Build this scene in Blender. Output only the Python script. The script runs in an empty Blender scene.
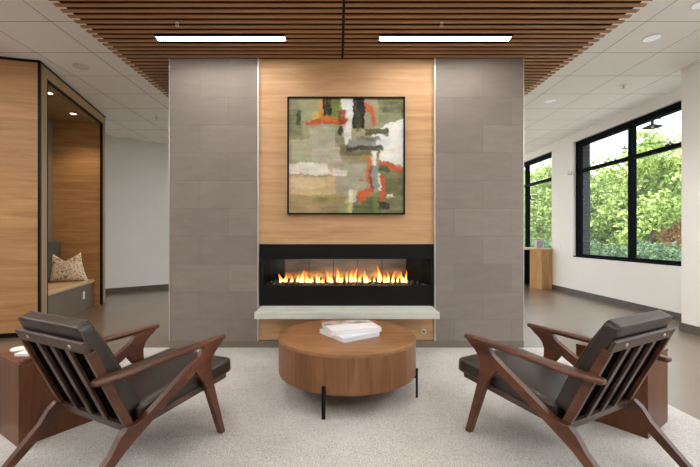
import bpy, bmesh, math, random
import numpy as np
from mathutils import Vector, Matrix
random.seed(7); rng = np.random.default_rng(7)
PI = math.pi
SC = bpy.context.scene
COL = SC.collection

# ------------------------------------------------------------------ helpers
def S(r, g, b):
    f = lambda c: c/12.92 if c <= .04045 else ((c+.055)/1.055)**2.4
    return (f(r/255), f(g/255), f(b/255), 1)

def tag(o, label=None, cat=None, group=None, kind=None):
    if label: o['label'] = label
    if cat: o['category'] = cat
    if group: o['group'] = group
    if kind: o['kind'] = kind
    return o

def empty(name, loc=(0, 0, 0), rz=0.0):
    o = bpy.data.objects.new(name, None); COL.objects.link(o)
    o.empty_display_size = .1
    o.location = loc; o.rotation_euler = (0, 0, rz)
    return o

def obj(name, bm, mat, parent=None, smooth=False, bevel=0, seg=2, subsurf=0, loc=None):
    me = bpy.data.meshes.new(name)
    bmesh.ops.recalc_face_normals(bm, faces=bm.faces[:])
    bm.to_mesh(me); bm.free()
    o = bpy.data.objects.new(name, me); COL.objects.link(o)
    for m in (mat if isinstance(mat, (list, tuple)) else [mat]): me.materials.append(m)
    if parent: o.parent = parent
    if loc: o.location = loc
    if bevel:
        b = o.modifiers.new('bevel', 'BEVEL'); b.width = bevel; b.segments = seg
        b.limit_method = 'ANGLE'; b.angle_limit = math.radians(35); b.harden_normals = False
    if subsurf:
        s = o.modifiers.new('sub', 'SUBSURF'); s.levels = subsurf; s.render_levels = subsurf
    if smooth or bevel:
        for p in me.polygons: p.use_smooth = True
        if bevel:
            wn = o.modifiers.new('wn', 'WEIGHTED_NORMAL'); wn.keep_sharp = True
    return o

def copy_tree(o, parent=None):
    c = o.copy(); COL.objects.link(c)
    if parent: c.parent = parent
    for ch in list(o.children): copy_tree(ch, c)
    return c

def B(bm, x0, x1, y0, y1, z0, z1, mi=0):
    vs = [bm.verts.new(p) for p in ((x0,y0,z0),(x1,y0,z0),(x1,y1,z0),(x0,y1,z0),(x0,y0,z1),(x1,y0,z1),(x1,y1,z1),(x0,y1,z1))]
    for q in ((0,3,2,1),(4,5,6,7),(0,1,5,4),(1,2,6,5),(2,3,7,6),(3,0,4,7)):
        f = bm.faces.new([vs[i] for i in q]); f.material_index = mi
    return bm

def box(x0, x1, y0, y1, z0, z1): return B(bmesh.new(), x0, x1, y0, y1, z0, z1)

def prism(bm, pts, fn, a, b):
    """pts: 2D outline; fn(p, t) -> 3D, extruded from t=a to t=b"""
    lo = [bm.verts.new(fn(p, a)) for p in pts]; hi = [bm.verts.new(fn(p, b)) for p in pts]
    n = len(pts)
    bm.faces.new(lo); bm.faces.new(hi[::-1])
    for i in range(n): bm.faces.new((lo[i], hi[i], hi[(i+1) % n], lo[(i+1) % n]))
    return bm

def lathe(bm, prof, c=(0, 0, 0), n=24):
    rings = []
    for r, z in prof:
        if r < 1e-6: rings.append([bm.verts.new((c[0], c[1], c[2]+z))])
        else: rings.append([bm.verts.new((c[0]+r*math.cos(2*PI*k/n), c[1]+r*math.sin(2*PI*k/n), c[2]+z)) for k in range(n)])
    for A, Bq in zip(rings, rings[1:]):
        for k in range(n):
            l = (k+1) % n
            if len(A) == 1 and len(Bq) == 1: continue
            if len(A) == 1: bm.faces.new((A[0], Bq[k], Bq[l]))
            elif len(Bq) == 1: bm.faces.new((A[k], A[l], Bq[0]))
            else: bm.faces.new((A[k], A[l], Bq[l], Bq[k]))
    return bm

def tube(bm, pts, r, n=8, closed=False):
    pts = [Vector(p) for p in pts]; m = len(pts); rings = []
    for i, p in enumerate(pts):
        a = pts[i-1] if (i > 0 or closed) else p
        b = pts[(i+1) % m] if (i < m-1 or closed) else p
        t = (b-a).normalized()
        u = t.orthogonal() if abs(t.z) > .9 else t.cross(Vector((0, 0, 1)))
        u.normalize(); w = t.cross(u)
        rr = r[i] if isinstance(r, (list, tuple)) else r
        rings.append([bm.verts.new(p+rr*(math.cos(2*PI*k/n)*u+math.sin(2*PI*k/n)*w)) for k in range(n)])
    for i in range(m if closed else m-1):
        A, Bq = rings[i], rings[(i+1) % m]
        for k in range(n): bm.faces.new((A[k], A[(k+1) % n], Bq[(k+1) % n], Bq[k]))
    if not closed: bm.faces.new(rings[0]); bm.faces.new(rings[-1][::-1])
    return bm

def rounded_box(hx, hy, hz, r, n=10, puff=0.0, fn=None, flat_back=False):
    """soft cushion: rounded box with a crown on both z faces"""
    bm = bmesh.new()
    bmesh.ops.create_cube(bm, size=2)
    bmesh.ops.subdivide_edges(bm, edges=bm.edges[:], cuts=n, use_grid_fill=True)
    for v in bm.verts:
        c = v.co
        # concentrate the grid lines toward the rim
        g = [math.copysign(abs(t)**.75, t) for t in c]
        p = Vector((g[0]*hx, g[1]*hy, g[2]*hz))
        q = Vector([max(-h+r, min(h-r, t)) for h, t in zip((hx, hy, hz), p)])
        d = p-q
        if d.length > 1e-9: p = q+d.normalized()*r
        cr = (1-min(1, abs(g[0]))**4)*(1-min(1, abs(g[1]))**4)
        p.z += puff*cr*(c.z if (c.z > 0 or not flat_back) else 0)
        v.co = fn(p) if fn else p
    return bm

# ------------------------------------------------------------------ materials
class N:
    def __init__(s, name):
        s.m = bpy.data.materials.new(name); s.m.use_nodes = True
        s.t = s.m.node_tree; s.t.nodes.clear()
        s.out = s.t.nodes.new('ShaderNodeOutputMaterial')
    def n(s, typ, **kw):
        o = s.t.nodes.new(typ)
        for k, v in kw.items():
            if k.startswith('i_'):
                key = k[2:]
                key = int(key) if key.isdigit() else key.replace('_', ' ')
                o.inputs[key].default_value = v
            else: setattr(o, k, v)
        return o
    def l(s, a, b): s.t.links.new(a, b)
    def bsdf(s, col=None, rough=.5, metal=0, spec=.5, coat=0):
        b = s.n('ShaderNodeBsdfPrincipled')
        if col is not None: b.inputs['Base Color'].default_value = col
        b.inputs['Roughness'].default_value = rough; b.inputs['Metallic'].default_value = metal
        b.inputs['Specular IOR Level'].default_value = spec; b.inputs['Coat Weight'].default_value = coat
        s.l(b.outputs[0], s.out.inputs[0]); s.b = b
        return b
    def bump(s, h, strength=.2, dist=.01):
        bp = s.n('ShaderNodeBump'); bp.inputs['Strength'].default_value = strength; bp.inputs['Distance'].default_value = dist
        s.l(h, bp.inputs['Height']); s.l(bp.outputs[0], s.b.inputs['Normal'])
    def ramp(s, fac, stops):
        r = s.n('ShaderNodeValToRGB'); e = r.color_ramp.elements
        while len(e) < len(stops): e.new(.5)
        for q, (p, c) in zip(e, stops): q.position = p; q.color = c
        s.l(fac, r.inputs[0]); return r
    def coords(s, scale=(1, 1, 1), loc=(0, 0, 0), rot=(0, 0, 0)):
        tc = s.n('ShaderNodeTexCoord'); mp = s.n('ShaderNodeMapping')
        mp.inputs['Scale'].default_value = scale; mp.inputs['Location'].default_value = loc; mp.inputs['Rotation'].default_value = rot
        s.l(tc.outputs['Object'], mp.inputs[0]); return mp.outputs[0]

def flat(name, col, rough=.5, metal=0, spec=.5, var=.06, vscale=8, coat=0, bump=0):
    s = N(name); b = s.bsdf(col, rough, metal, spec, coat)
    nz = s.n('ShaderNodeTexNoise', i_Scale=vscale, i_Detail=5.0); s.l(s.coords(), nz.inputs[0])
    k = lambda f: tuple(min(1, c*f) for c in col[:3])+(1,)
    r = s.ramp(nz.outputs[0], [(.3, k(1-var)), (.7, k(1+var))]); s.l(r.outputs[0], b.inputs[0])
    if bump: s.bump(nz.outputs[0], bump, .004)
    return s.m

def wood(name, dark, mid, light, grain=(1.2, 14, 14), rough=.45, off=0, spec=.4, fine=1.0, plank=None):
    """grain: mapping scale per axis; the smallest one runs along the grain"""
    s = N(name); b = s.bsdf(mid, rough, 0, spec)
    v = s.coords(grain, (off, off*1.7, off*.6))
    n1 = s.n('ShaderNodeTexNoise', i_Scale=1.0, i_Detail=7.0, i_Roughness=.62, i_Distortion=.9); s.l(v, n1.inputs[0])
    v2 = s.coords(tuple(g*4.5 if g > 3 else g*1.2 for g in grain), (off+3, off, off))
    n2 = s.n('ShaderNodeTexNoise', i_Scale=1.0, i_Detail=4.0, i_Roughness=.6); s.l(v2, n2.inputs[0])
    mx = s.n('ShaderNodeMath', operation='MULTIPLY_ADD'); s.l(n2.outputs[0], mx.inputs[0]); mx.inputs[1].default_value = .45*fine
    s.l(n1.outputs[0], mx.inputs[2])
    r = s.ramp(mx.outputs[0], [(.48, dark), (.70, mid), (.95, light)])
    out = r.outputs[0]
    if plank:
        vv = s.coords((1, 1, 1), plank['loc'], plank.get('rot', (0, 0, 0)))
        br = s.n('ShaderNodeTexBrick', offset=.5, squash=1.0)
        br.inputs['Color1'].default_value = (.86, .86, .86, 1); br.inputs['Color2'].default_value = (1.06, 1.06, 1.06, 1); br.inputs['Mortar'].default_value = plank.get('mortar', (.55, .5, .45, 1))
        br.inputs['Scale'].default_value = 1; br.inputs['Mortar Size'].default_value = plank.get('gap', .0012); br.inputs['Mortar Smooth'].default_value = .2
        br.inputs['Brick Width'].default_value = plank['w']; br.inputs['Row Height'].default_value = plank['h']; br.inputs['Bias'].default_value = 0
        s.l(vv, br.inputs[0])
        m2 = s.n('ShaderNodeMix', data_type='RGBA', blend_type='MULTIPLY'); m2.inputs[0].default_value = 1
        s.l(out, m2.inputs[6]); s.l(br.outputs[0], m2.inputs[7]); out = m2.outputs[2]
    s.l(out, b.inputs[0]); s.bump(mx.outputs[0], .08, .002)
    return s.m

def emit(name, col, st):
    s = N(name); e = s.n('ShaderNodeEmission'); e.inputs[0].default_value = col; e.inputs[1].default_value = st
    s.l(e.outputs[0], s.out.inputs[0]); return s.m

def glass(name, tint=(1, 1, 1, 1), refl=1.0):
    s = N(name); t = s.n('ShaderNodeBsdfTransparent'); t.inputs[0].default_value = tint
    g = s.n('ShaderNodeBsdfGlossy'); g.inputs['Roughness'].default_value = .01
    fr = s.n('ShaderNodeFresnel'); fr.inputs[0].default_value = 1.45
    k = s.n('ShaderNodeMath', operation='MULTIPLY'); k.inputs[1].default_value = refl; s.l(fr.outputs[0], k.inputs[0])
    ge = s.n('ShaderNodeNewGeometry'); iv = s.n('ShaderNodeMath', operation='SUBTRACT'); iv.inputs[0].default_value = 1; s.l(ge.outputs['Backfacing'], iv.inputs[1])
    k2 = s.n('ShaderNodeMath', operation='MULTIPLY'); s.l(k.outputs[0], k2.inputs[0]); s.l(iv.outputs[0], k2.inputs[1]); k = k2
    m = s.n('ShaderNodeMixShader'); s.l(k.outputs[0], m.inputs[0]); s.l(t.outputs[0], m.inputs[1]); s.l(g.outputs[0], m.inputs[2])
    s.l(m.outputs[0], s.out.inputs[0]); return s.m

def brick_mat(name, c1, c2, mortar, w, h, gap, loc, rot, rough=.6, off=.5, noise=.08, bump=.25, spec=.4, streak=None):
    s = N(name); b = s.bsdf(c1, rough, 0, spec)
    if rot is None:
        sp = s.n('ShaderNodeSeparateXYZ'); s.l(s.coords(), sp.inputs[0]); ad = s.n('ShaderNodeMath', operation='ADD'); s.l(sp.outputs[0], ad.inputs[0]); s.l(sp.outputs[1], ad.inputs[1])
        cb = s.n('ShaderNodeCombineXYZ'); s.l(ad.outputs[0], cb.inputs[0]); s.l(sp.outputs[2], cb.inputs[1]); v = cb.outputs[0]
    else: v = s.coords((1, 1, 1), loc, rot)
    br = s.n('ShaderNodeTexBrick', offset=off, squash=1.0)
    br.inputs['Color1'].default_value = c1; br.inputs['Color2'].default_value = c2; br.inputs['Mortar'].default_value = mortar
    br.inputs['Scale'].default_value = 1; br.inputs['Mortar Size'].default_value = gap; br.inputs['Mortar Smooth'].default_value = .1
    br.inputs['Brick Width'].default_value = w; br.inputs['Row Height'].default_value = h; br.inputs['Bias'].default_value = 0
    s.l(v, br.inputs[0])
    nz = s.n('ShaderNodeTexNoise', i_Scale=1.0, i_Detail=6.0, i_Roughness=.6); s.l(s.coords(streak or (4, 4, 9)), nz.inputs[0])
    r = s.ramp(nz.outputs[0], [(.3, (1-noise,)*3+(1,)), (.7, (1+noise,)*3+(1,))])
    m = s.n('ShaderNodeMix', data_type='RGBA', blend_type='MULTIPLY'); m.inputs[0].default_value = 1
    s.l(br.outputs[0], m.inputs[6]); s.l(r.outputs[0], m.inputs[7]); s.l(m.outputs[2], b.inputs[0])
    inv = s.n('ShaderNodeMath', operation='SUBTRACT'); inv.inputs[0].default_value = 1; s.l(br.outputs['Fac'], inv.inputs[1])
    s.bump(inv.outputs[0], bump, .003)
    return s.m

M = {}
M['ceiling'] = None
M['wall'] = flat('warm white paint', S(233, 230, 225), .8, var=.015, vscale=2, spec=.2)
M['wall_l'] = flat('cool white paint', S(218, 217, 214), .8, var=.015, vscale=2, spec=.2)
M['base'] = flat('dark rubber base', S(82, 72, 63), .55)
M['base_s'] = flat('taupe base', S(112, 102, 91), .6)
RX = PI/2
M['stone'] = brick_mat('taupe stone tile', S(124, 114, 107), S(132, 122, 115), S(106, 97, 91), .583, .2868, .0016,
                       (1.736+.27, 0, 0), (-RX, 0, 0), rough=.55, noise=.07, bump=.12, streak=(5, 5, 16))
M['alu'] = flat('satin aluminium', S(205, 203, 198), .35, metal=.6, var=.02)
M['oak'] = wood('honey oak panel', S(172, 131, 92), S(190, 149, 108), S(203, 165, 124), (1.1, 9, 11), .5)
M['oak_booth'] = wood('booth oak', S(148, 105, 66), S(170, 126, 83), S(184, 142, 98), (.9, .9, 9), .5, off=5, plank=dict(loc=(0, 0, 0), rot=(-RX, 0, 0), w=30, h=.62, mortar=(.8, .78, .75, 1)))
M['booth_tan'] = wood('booth edge veneer', S(132, 104, 74), S(150, 120, 88), S(165, 134, 100), (14, 14, 1), .5, off=2)
M['booth_dark'] = flat('booth brown laminate', S(98, 84, 69), .5, vscale=3)
M['booth_in'] = flat('booth taupe lining', S(122, 108, 94), .75, vscale=3)
M['seat_lam'] = wood('bench top laminate', S(176, 142, 104), S(194, 160, 120), S(206, 174, 134), (12, 1.2, 12), .45, off=9)
M['cloth'] = flat('black dust cloth', S(5, 5, 5), .95, spec=.02)
M['black'] = flat('matt black metal', S(10, 10, 11), .55, var=.1, spec=.2)
M['black_fp'] = flat('black powdercoat', S(9, 9, 10), .5, var=.05, spec=.2)
M['frame_black'] = flat('black window aluminium', S(7, 10, 12), .7, spec=.05, var=.05)
M['concrete'] = flat('pale concrete hearth', S(196, 198, 190), .55, var=.05, vscale=7)
M['slat'] = wood('ceiling slat wood', S(150, 106, 70), S(166, 120, 81), S(180, 133, 93), (1.0, 14, 14), .5, off=3)
M['walnut'] = wood('walnut frame', S(48, 25, 15), S(80, 43, 25), S(110, 64, 38), (20, 2.5, 5), .32, off=4, spec=.5)
M['walnut_d'] = wood('dark walnut back', S(44, 30, 24), S(64, 46, 37), S(84, 62, 50), (20, 5, 3), .35, off=4, spec=.5)
M['table'] = wood('coffee table top', S(116, 78, 48), S(140, 98, 64), S(156, 115, 79), (2.0, 9, 9), .38, off=1, plank=dict(loc=(.05, .02, 0), w=9, h=.21, mortar=(.8, .78, .75, 1), gap=.0008))
def drum_wood():
    s = N('coffee table drum'); b = s.bsdf(None, .42, 0, .4)
    tc = s.n('ShaderNodeTexCoord'); sp = s.n('ShaderNodeSeparateXYZ'); s.l(tc.outputs['Object'], sp.inputs[0])
    at = s.n('ShaderNodeMath', operation='ARCTAN2'); s.l(sp.outputs[1], at.inputs[0]); s.l(sp.outputs[0], at.inputs[1])
    cb = s.n('ShaderNodeCombineXYZ'); s.l(at.outputs[0], cb.inputs[0]); s.l(sp.outputs[2], cb.inputs[1])
    mp = s.n('ShaderNodeMapping'); mp.inputs['Scale'].default_value = (9, 1.6, 1); s.l(cb.outputs[0], mp.inputs[0])
    n1 = s.n('ShaderNodeTexNoise', i_Scale=1.0, i_Detail=7.0, i_Roughness=.65, i_Distortion=.8); s.l(mp.outputs[0], n1.inputs[0])
    fl = s.n('ShaderNodeMath', operation='SNAP'); fl.inputs[1].default_value = .26; s.l(at.outputs[0], fl.inputs[0])
    wn = s.n('ShaderNodeTexWhiteNoise', noise_dimensions='1D'); s.l(fl.outputs[0], wn.inputs['W'])
    ad = s.n('ShaderNodeMath', operation='MULTIPLY_ADD'); s.l(wn.outputs[0], ad.inputs[0]); ad.inputs[1].default_value = .22; s.l(n1.outputs[0], ad.inputs[2])
    r = s.ramp(ad.outputs[0], [(.35, S(88, 55, 31)), (.6, S(117, 78, 48)), (.85, S(138, 98, 64))]); s.l(r.outputs[0], b.inputs[0])
    return s.m
M['drum'] = drum_wood()
M['sidebox'] = wood('red brown walnut box', S(70, 38, 21), S(94, 55, 31), S(114, 71, 43), (9, 9, 1.1), .38, off=7)
M['linen'] = flat('white paper cover', S(238, 238, 238), .45, var=.01)
M['paper'] = flat('page edges', S(226, 222, 214), .8, var=.05, vscale=120)
M['chrome'] = flat('brushed steel', S(190, 190, 188), .3, metal=.9, var=.02)
M['white_pl'] = flat('white plastic', S(232, 231, 228), .4, var=.01)
M['grey_pl'] = flat('grey plastic', S(172, 172, 172), .5, var=.02)

def leather():
    s = N('dark brown leather'); b = s.bsdf(S(56, 49, 44), .38, 0, .5)
    v = s.n('ShaderNodeTexVoronoi', i_Scale=260.0); s.l(s.coords(), v.inputs[0])
    nz = s.n('ShaderNodeTexNoise', i_Scale=7.0, i_Detail=5.0); s.l(s.coords(), nz.inputs[0])
    r = s.ramp(nz.outputs[0], [(.3, S(40, 33, 28)), (.7, S(52, 43, 37))]); s.l(r.outputs[0], b.inputs[0])
    rr = s.n('ShaderNodeMapRange'); rr.inputs[3].default_value = .27; rr.inputs[4].default_value = .40; s.l(nz.outputs[0], rr.inputs[0]); s.l(rr.outputs[0], b.inputs['Roughness'])
    s.bump(v.outputs[0], .08, .002); return s.m
M['leather'] = leather()
M['piping'] = flat('leather piping', S(62, 53, 46), .42)

def rug_mat():
    s = N('oatmeal loop carpet'); b = s.bsdf(None, .95, 0, .1)
    n1 = s.n('ShaderNodeTexNoise', i_Scale=1.0, i_Detail=3.0, i_Roughness=.7); s.l(s.coords((230, 90, 90)), n1.inputs[0])
    n2 = s.n('ShaderNodeTexNoise', i_Scale=2.2, i_Detail=4.0); s.l(s.coords(), n2.inputs[0])
    a = s.n('ShaderNodeMath', operation='MULTIPLY_ADD'); s.l(n2.outputs[0], a.inputs[0]); a.inputs[1].default_value = .25; s.l(n1.outputs[0], a.inputs[2])
    r = s.ramp(a.outputs[0], [(.42, S(146, 142, 138)), (.60, S(186, 182, 178)), (.8, S(208, 204, 200))]); s.l(r.outputs[0], b.inputs[0])
    s.bump(n1.outputs[0], .6, .006); return s.m
M['rug'] = rug_mat()

def floor_mat():
    s = N('grey brown floor tile'); b = s.bsdf(None, .38, 0, .8, .5); b.inputs['Coat Roughness'].default_value = .22
    br = s.n('ShaderNodeTexBrick', offset=.5); s.l(s.coords((1, 1, 1), (.2, .1, 0)), br.inputs[0])
    br.inputs['Color1'].default_value = S(102, 85, 69); br.inputs['Color2'].default_value = S(107, 90, 73); br.inputs['Mortar'].default_value = S(88, 74, 61)
    br.inputs['Scale'].default_value = 1; br.inputs['Mortar Size'].default_value = .002; br.inputs['Brick Width'].default_value = 1.2; br.inputs['Row Height'].default_value = .6; br.inputs['Bias'].default_value = 0
    nz = s.n('ShaderNodeTexNoise', i_Scale=1.6, i_Detail=7.0, i_Roughness=.6); s.l(s.coords(), nz.inputs[0])
    r = s.ramp(nz.outputs[0], [(.3, (.88, .88, .88, 1)), (.7, (1.1, 1.1, 1.1, 1))])
    m = s.n('ShaderNodeMix', data_type='RGBA', blend_type='MULTIPLY'); m.inputs[0].default_value = 1
    s.l(br.outputs[0], m.inputs[6]); s.l(r.outputs[0], m.inputs[7]); s.l(m.outputs[2], b.inputs[0])
    return s.m
M['floor'] = floor_mat()

def ceil_mat():
    s = N('acoustic ceiling tile'); b = s.bsdf(None, .9, 0, .15)
    tc = s.n('ShaderNodeTexCoord'); sp = s.n('ShaderNodeSeparateXYZ'); s.l(tc.outputs['Object'], sp.inputs[0])
    def line(out, off, per, w):
        a = s.n('ShaderNodeMath', operation='SUBTRACT'); s.l(out, a.inputs[0]); a.inputs[1].default_value = off
        p = s.n('ShaderNodeMath', operation='PINGPONG'); s.l(a.outputs[0], p.inputs[0]); p.inputs[1].default_value = per/2
        c = s.n('ShaderNodeMath', operation='LESS_THAN'); s.l(p.outputs[0], c.inputs[0]); c.inputs[1].default_value = w; return c.outputs[0]
    lx = line(sp.outputs[0], -2.69, .62, .0045); ly = line(sp.outputs[1], 3.542, .602, .0045)
    mx = s.n('ShaderNodeMath', operation='MAXIMUM'); s.l(lx, mx.inputs[0]); s.l(ly, mx.inputs[1])
    m = s.n('ShaderNodeMix', data_type='RGBA'); m.inputs[6].default_value = S(240, 239, 236); m.inputs[7].default_value = S(160, 158, 154)
    s.l(mx.outputs[0], m.inputs[0]); s.l(m.outputs[2], b.inputs[0])
    return s.m
M['ceiling'] = ceil_mat()
M['brick'] = brick_mat('dark brick', S(20, 21, 25), S(32, 33, 38), S(52, 54, 58), .22, .075, .008, (0, 0, 0), None, rough=.8, noise=.15)
M['glass'] = glass('window glass', (.97, .985, .98, 1), .3)
M['fp_glass'] = glass('fireplace glass', (.95, .95, .95, 1), .8)

# ------------------------------------------------------------------ dimensions (camera at x=0, y=0, looking +y)
H = 1.15; ZC = 3.16; D = 3.895; CX = .0876; XW = 4.646; XP = 4.168
ST = .022                                   # stone stands proud of the wood panel
def struct(name, bm, mat, parent=None, **k):
    o = obj(name, bm, mat, parent, **k)
    if not parent: o['kind'] = 'structure'
    return o

# floor, ceiling
struct('floor', box(-8.2, 4.9, -4.2, 12.2, -.06, 0), M['floor'])
struct('ceiling', box(-8.2, 5.06, -4.2, 12.2, ZC, ZC+.1), M['ceiling'])
struct('roof', box(-8.4, 5.06, -4.4, 12.4, ZC+.12, ZC+.5), M['black'])
# side and rear walls that close the room behind the camera
struct('wall_left', box(-8.2, -8.05, -4.2, 5.1, 0, ZC), M['wall_l'])
struct('wall_rear', box(-8.2, 4.9, -4.2, -4.05, 0, ZC), M['wall'])
# diagonal wall far left
dv = Vector((.94, .735, 0)).normalized(); nv = Vector((-dv.y, dv.x, 0))
p0 = Vector((-4.65, 7.53, 0)); pa = p0-dv*4.4; pb = p0+dv*4.5
def slab(a, b, n, t, z0, z1):
    bm = bmesh.new(); q = [a, b, b+n*t, a+n*t]
    return prism(bm, q, lambda p, z: (p.x, p.y, z), z0, z1)
struct('wall_diagonal', slab(pa, pb, nv, .12, 0, ZC), M['wall_l'])
struct('baseboard_diagonal', slab(pa, pb, -nv, .012, 0, .1), M['base'])

# right wall with window openings ------------------------------------------------
Z0, Z1 = .74, 3.0
WINS = [(4.66, 7.46, [6.09]), (8.22, 10.95, [9.45]), (-1.6, 3.0, [-.1, 1.45])]
segs = []
ys = [-4.2]
for a, b, _ in sorted(WINS): ys += [a, b]
ys.append(12.2)
def holed_wall(x0, x1, ztop):
    bm = bmesh.new()
    for i in range(0, len(ys)-1):
        if i % 2 == 0: B(bm, x0, x1, ys[i], ys[i+1], 0, ztop)
        else:
            B(bm, x0, x1, ys[i], ys[i+1], 0, Z0); B(bm, x0, x1, ys[i], ys[i+1], Z1, ztop)
    return bm
struct('wall_right', holed_wall(XW, XW+.15, ZC), M['wall'])
struct('wall_exterior', holed_wall(XW+.15, XW+.33, 4.4), M['brick'])
struct('wall_pillar', box(XP, XW, 3.3, 4.59, 0, ZC), M['wall'], bevel=.004)
bm = bmesh.new(); B(bm, XW-.012, XW, 4.602, 8.3, 0, .1); struct('baseboard_right', bm, M['base'])
bm = bmesh.new(); B(bm, XP-.012, XP, 3.29, 4.602, 0, .1); B(bm, XP, XW-.012, 4.59, 4.602, 0, .1); struct('baseboard_pillar', bm, M['base'])
FX0, FX1 = XW+.045, XW+.145
for k, (a, b, mull) in enumerate(WINS):
    r = empty('window_%d' % (k+1), (XW, (a+b)/2, Z0)); r['kind'] = 'structure'
    def wobj(name, bm, m):
        bmesh.ops.translate(bm, verts=bm.verts[:], vec=-Vector(r.location)); return obj(name, bm, m, r, bevel=.003 if m is not M['glass'] else 0)
    bm = bmesh.new(); w = .065
    B(bm, FX0, FX1, a, a+w, Z0, Z1); B(bm, FX0, FX1, b-w, b, Z0, Z1); B(bm, FX0, FX1, a+w, b-w, Z1-.1, Z1); B(bm, FX0, FX1, a+w, b-w, Z0, Z0+.06)
    wobj('window_frame', bm, M['frame_black'])
    bm = box(XW-.006, FX0, a, b, Z0, Z0+.022); wobj('window_sill', bm, M['frame_black'])
    for q in mull: wobj('mullion', box(FX0, FX1, q-.03, q+.03, Z0+.06, Z1-.1), M['frame_black'])
    e = [a+w]+sum([[q-.03, q+.03] for q in mull], [])+[b-w]
    for i in range(0, len(e), 2):
        wobj('transom', box(FX0, FX1-.02, e[i], e[i+1], 2.38, 2.44), M['frame_black'])
        wobj('pane', box(FX1-.05, FX1-.044, e[i], e[i+1], Z0+.06, Z1-.1), M['glass'])

# fireplace wall ------------------------------------------------------------------
HW = 1.8235; PW = .905                       # half width of wall; half width of wood panel
ZT = 2.98
FZ0, FZ1 = .429, 1.066                       # fireplace surround bottom / top
OZ0, OZ1 = .638, .913                        # glass opening
bm = bmesh.new(); y1 = 4.75
B(bm, CX-HW, CX-PW-.012, D, y1, 0, ZT); B(bm, CX+PW+.012, CX+HW, D, y1, 0, ZT)
struct('wall_centre', bm, M['stone'])
bm = bmesh.new(); yp = D+ST
B(bm, CX-PW, CX+PW, yp, yp+.05, FZ1, ZT); B(bm, CX-PW, CX+PW, yp, yp+.05, .075, FZ0)
struct('wall_oak_panel', bm, M['oak'])
struct('wall_chimney', box(CX-PW-.012, CX+PW+.012, 4.5, 4.74, 0, ZT), M['black'])
for k, (xa, xb) in enumerate(((CX-PW-.012, CX-PW), (CX+PW, CX+PW+.012))):
    struct('trim_%d' % (k+1), box(xa, xb, D-.006, yp+.03, .07, ZT), M['alu'])
struct('trim_3', box(CX-HW-.006, CX-HW, D-.003, D+.03, .07, ZT), M['alu'])
struct('trim_4', box(CX+HW, CX+HW+.006, D-.003, D+.03, .07, ZT), M['alu'])
struct('baseboard_fireplace', box(CX-HW, CX+HW, D-.008, D+.03, 0, .07), M['base_s'])

# fireplace --------------------------------------------------------------------------
fp = tag(empty('fireplace', (CX, D, FZ0)), 'long black linear gas fireplace with burning flames set in the oak panel', 'fireplace')
def fobj(name, bm, m, parent=None, **k):
    if parent is None: bmesh.ops.translate(bm, verts=bm.verts[:], vec=-Vector(fp.location))
    else: bmesh.ops.translate(bm, verts=bm.verts[:], vec=-Vector(fp.location)-Vector(parent.location))
    return obj(name, bm, m, parent or fp, **k)
OW = .875; yb = 4.37; xl, xr = CX-OW, CX+OW
bm = bmesh.new(); W = PW-.004
B(bm, CX-W, CX+W, yp-.012, yp+.06, OZ1, FZ1); B(bm, CX-W, CX+W, yp-.012, yp+.06, FZ0, OZ0)
B(bm, CX-W, xl, yp-.012, yp+.06, OZ0, OZ1); B(bm, xr, CX+W, yp-.012, yp+.06, OZ0, OZ1)
fobj('surround', bm, M['black_fp'])
fpback = N('dark reflective firebox panel'); fb = fpback.bsdf(S(150, 140, 128), .22, .7, .5)
nz = fpback.n('ShaderNodeTexNoise', i_Scale=2.0, i_Detail=3.0); fpback.l(fpback.coords((1.5, 1, 6)), nz.inputs[0])
rr = fpback.ramp(nz.outputs[0], [(.3, S(120, 113, 104)), (.7, S(190, 178, 162))]); fpback.l(rr.outputs[0], fb.inputs[0])
M['fp_back'] = fpback.m
bm = bmesh.new(); n = 5; xs = np.linspace(CX-.70, CX+.70, n+1)
for i in range(n): B(bm, xs[i]+.004, xs[i+1]-.004, yb-.012, yb, OZ0-.06, OZ1+.12)
fobj('back_panel', bm, M['fp_back'])
M['fp_side'] = flat('black glass lining', S(38, 44, 45), .12, var=.1, spec=.6)
bm = bmesh.new()
B(bm, xl, CX-.70, yb-.006, yb, OZ0-.06, OZ1+.12); B(bm, CX+.70, xr, yb-.006, yb, OZ0-.06, OZ1+.12)
B(bm, xl-.02, xl, yp+.06, yb, OZ0-.08, OZ1+.13); B(bm, xr, xr+.02, yp+.06, yb, OZ0-.08, OZ1+.13)
B(bm, xl, xr, yp+.06, yb, OZ1+.1, OZ1+.13)
fobj('firebox_lining', bm, M['fp_side'])
fobj('burner_tray', box(xl, xr, yp+.06, yb-.012, OZ0-.06, OZ0-.010), M['black_fp'])
# crushed glass and lava media
bm = bmesh.new()
for k in range(1500):
    x = random.uniform(xl+.04, xr-.04); y = random.uniform(yp+.07, yb-.04); s_ = random.uniform(.008, .017)
    c = Vector((x, y, OZ0-.006+random.uniform(0, .014)))
    mt = Matrix.Translation(c) @ Matrix.Rotation(random.uniform(0, 6), 4, Vector((random.random(), random.random(), 1)).normalized())
    vs = [bm.verts.new(mt @ (s_*Vector(p))) for p in ((1, 0, -.5), (-.6, .8, -.5), (-.5, -.9, -.4), (.1, 0, .8))]
    for q in ((0, 1, 2), (0, 1, 3), (1, 2, 3), (2, 0, 3)):
        f = bm.faces.new([vs[i] for i in q]); f.material_index = 0 if random.random() < .6 else 1
M['media'] = flat('dark fire glass', S(40, 36, 34), .25, var=.5, vscale=60)
M['media2'] = flat('clear fire glass', S(150, 145, 138), .2, var=.3, vscale=60)
tag(fobj('fire_glass', bm, [M['media'], M['media2']]), kind='stuff')
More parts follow.
